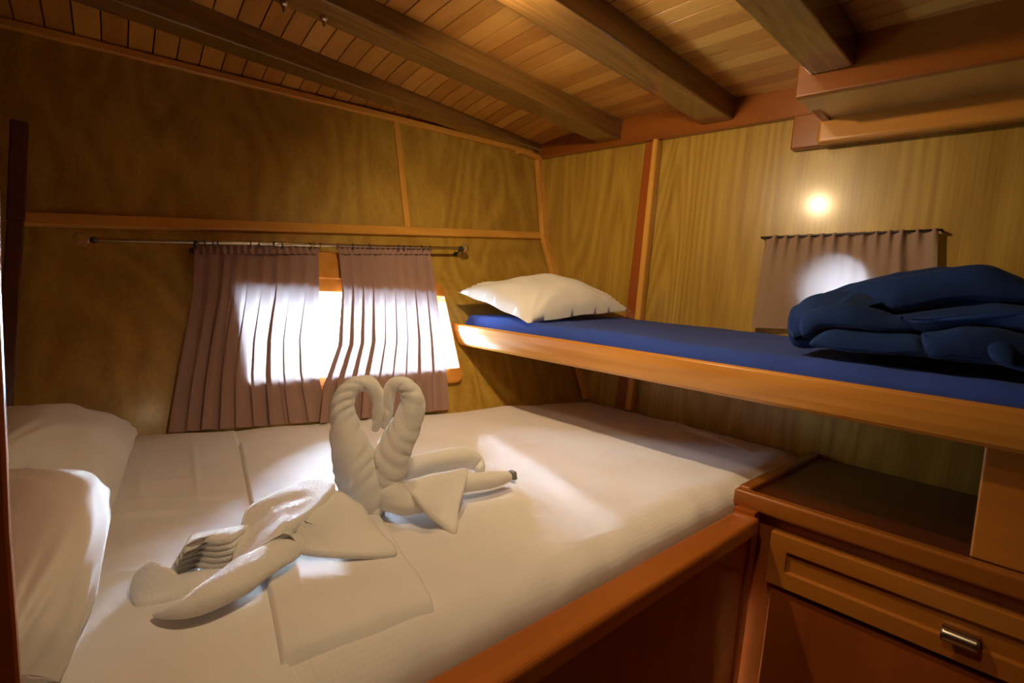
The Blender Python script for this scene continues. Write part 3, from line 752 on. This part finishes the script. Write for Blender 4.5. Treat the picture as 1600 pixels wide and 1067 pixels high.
XB = 1.39
cover = [(1226,522),(1229,498),(1243,478),(1290,456),(1350,438),(1440,420),(1530,413),(1575,424),(1620,445),(1720,490),(1720,580),(1600,580),(1500,568),(1400,560),(1330,553),(1262,545),(1235,538)]
obj('blanket_fold', loaf(cover, XB + .022, 1.93, 1, .014, 5), m_navy, bl, True)
obj('blanket_fold', loaf([(1228,512),(1240,486),(1290,460),(1350,442),(1440,424),(1530,417),(1575,427),(1620,448),(1720,492),(1720,505),(1620,476),(1540,471),(1470,475),(1400,485),(1375,476),(1330,464),(1275,470),(1250,486),(1240,510),(1246,528),(1240,534)], XB - .004, 1.6, 2, .010, 5), m_navy, bl, True)
obj('blanket_fold', loaf([(1244,512),(1252,490),(1275,478),(1330,471),(1372,482),(1396,491),(1430,490),(1440,508),(1432,522),(1390,518),(1340,512),(1292,514),(1268,530),(1250,532)], XB-.012, 1.92, 4, .010), m_navy, bl, True)
obj('blanket_fold', loaf([(1262,540),(1272,524),(1295,514),(1340,512),(1390,519),(1432,524),(1446,540),(1452,556),(1400,556),(1330,550)], XB-.018, 1.90, 7, .010), m_navy, bl, True)
obj('blanket_fold', loaf([(1398,492),(1440,482),(1500,478),(1560,474),(1620,480),(1720,500),(1720,540),(1640,530),(1560,512),(1500,512),(1450,520),(1420,512)], XB-.02, 1.92, 9, .012), m_navy, bl, True)
obj('blanket_fold', loaf([(1436,524),(1450,516),(1500,510),(1560,514),(1640,532),(1720,550),(1720,590),(1640,585),(1595,582),(1560,572),(1500,566),(1448,562)], XB-.028, 1.90, 13, .013, amp=.012), m_navy, bl, True)
obj('blanket_fold', loaf([(1540,545),(1556,534),(1578,536),(1592,552),(1590,572),(1570,574),(1550,566)], XB-.042, 1.5, 15, .010), m_navy, bl, True)

# ------------------------------------------------------------------ cabinet
cab = thing('cabinet', 'reddish wood cabinet with a framed drawer at the foot of the bed', 'cabinet')
bm = bmesh.new(); box(bm, (1.392, -.9, 0), (1.998, .475, .665)); obj('body', bm, m_red, cab)
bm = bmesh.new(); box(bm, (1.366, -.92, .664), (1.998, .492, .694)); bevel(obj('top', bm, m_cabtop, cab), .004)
bm = bmesh.new(); box(bm, (1.358, -.92, .660), (1.392, .495, .703)); box(bm, (1.385, .462, .664), (1.998, .495, .708)); bevel(obj('top_edging', bm, m_redY, cab), .007, 3)
def framed(y0, y1, z0, z1, fw, x=1.360, name='drawer', mat=m_drawer, parent=cab):
    bm = bmesh.new(); xo, xi, xb = x, x+.010, 1.392
    O = [(y0,z0),(y1,z0),(y1,z1),(y0,z1)]; I = [(y0+fw,z0+fw),(y1-fw,z0+fw),(y1-fw,z1-fw),(y0+fw,z1-fw)]
    vo = [bm.verts.new((xo,*q)) for q in O]; vi = [bm.verts.new((xo,*q)) for q in I]; vd = [bm.verts.new((xi,*q)) for q in I]; vb = [bm.verts.new((xb,*q)) for q in O]
    for k in range(4):
        j = (k+1)%4; bm.faces.new((vo[k],vo[j],vi[j],vi[k])); bm.faces.new((vi[k],vi[j],vd[j],vd[k])); bm.faces.new((vo[j],vo[k],vb[k],vb[j]))
    bm.faces.new(vd); bm.faces.new(vb[::-1])
    return bevel(obj(name, bm, mat, parent), .0025, 2)
dr = framed(-.33, .396, .500, .628, .040)
fl = boxobj('door', (1.374, -.33, .02), (1.392, .385, .486), m_red, cab)
bm = bmesh.new()
R1 = []
for i in range(13):
    y = .004 + .058*i/12
    R1.append([bm.verts.new((1.352 - dx, y, .548 + dz)) for dx, dz in ((-.018, .014), (.000, .0155), (.010, .010), (.013, -.002), (.009, -.010), (.007, -.008), (.009, -.001), (.007, .006), (.0, .010), (-.018, .009))])
for A_, B_ in zip(R1, R1[1:]):
    for k in range(10): bm.faces.new((A_[k], A_[(k+1)%10], B_[(k+1)%10], B_[k]))
bm.faces.new(R1[0]); bm.faces.new(R1[-1]); obj('handle', bm, m_nickel, dr, True, label='brushed nickel cup pull')

# ------------------------------------------------------------------ spotlight and beam hooks
dl = thing('dome_lamp', 'small round dome lamp on an arm under the short thick deck beam', 'lamp')
bm = bmesh.new(); tube(bm, [(.36, .48, 1.812, .045), (.36, .48, 1.80, .05), (.36, .48, 1.79, .046)], seg=28, sub=2); obj('mount', bm, m_nickel, dl, True)
bm = bmesh.new(); tube(bm, [(.36, .48, 1.795, .03), (.36, .42, 1.79, .008), (.36, .33, 1.80, .008), (.36, .30, 1.806, .010)], seg=12, sub=4, cap=False); obj('arm', bm, m_nickel, dl, True)
bm = bmesh.new(); bmesh.ops.create_cone(bm, cap_ends=True, segments=28, radius1=.05, radius2=.02, depth=.02)
for v_ in bm.verts: v_.co = v_.co + Vector((.36, .30, 1.802 + .02))
obj('shade', bm, m_nickel, dl, True)
sp = thing('ceiling_spotlight', 'small swivel spotlight under the third deck beam', 'lamp')
bm = bmesh.new(); tube(bm, [(.74, .95, 1.842, .022), (.74, .95, 1.834, .024), (.74, .95, 1.828, .020)], seg=24, sub=2); obj('mount', bm, m_nickel, sp, True)
lv_ = Vector(LAMP); dr_ = (Vector((1.15, .82, .9)) - lv_).normalized(); bm = bmesh.new()
res = bmesh.ops.create_cone(bm, cap_ends=False, segments=28, radius1=.012, radius2=.026, depth=.034)
rot = dr_.to_track_quat('Z', 'Y').to_matrix().to_4x4()
for v_ in bm.verts: v_.co = rot @ v_.co + (lv_ - dr_*.024)
obj('shade', bm, m_nickel, sp, True)
bm = bmesh.new(); bmesh.ops.create_circle(bm, cap_ends=True, segments=24, radius=.014)
for v_ in bm.verts: v_.co = rot @ v_.co + (lv_ - dr_*.028)
obj('bulb', bm, m_lens, sp)
for px, py, lab in ((443, 5, 'small metal hook screwed under a deck beam, left of the pair'), (506, 29, 'small metal hook screwed under a deck beam, right of the pair')):
    q = onZ(px, py, 1.832); bm = bmesh.new()
    tube(bm, [(q.x, q.y, q.z+.006, .011), (q.x, q.y, q.z+.002, .011), (q.x, q.y, q.z-.001, .010)], seg=18, sub=2)
    tube(bm, [(q.x, q.y, q.z, .004), (q.x, q.y, q.z-.012, .004), (q.x+.004, q.y, q.z-.020, .0035)], seg=10, sub=3)
    tag(obj('beam_hook', bm, m_nickel, None, True), lab, 'hook')
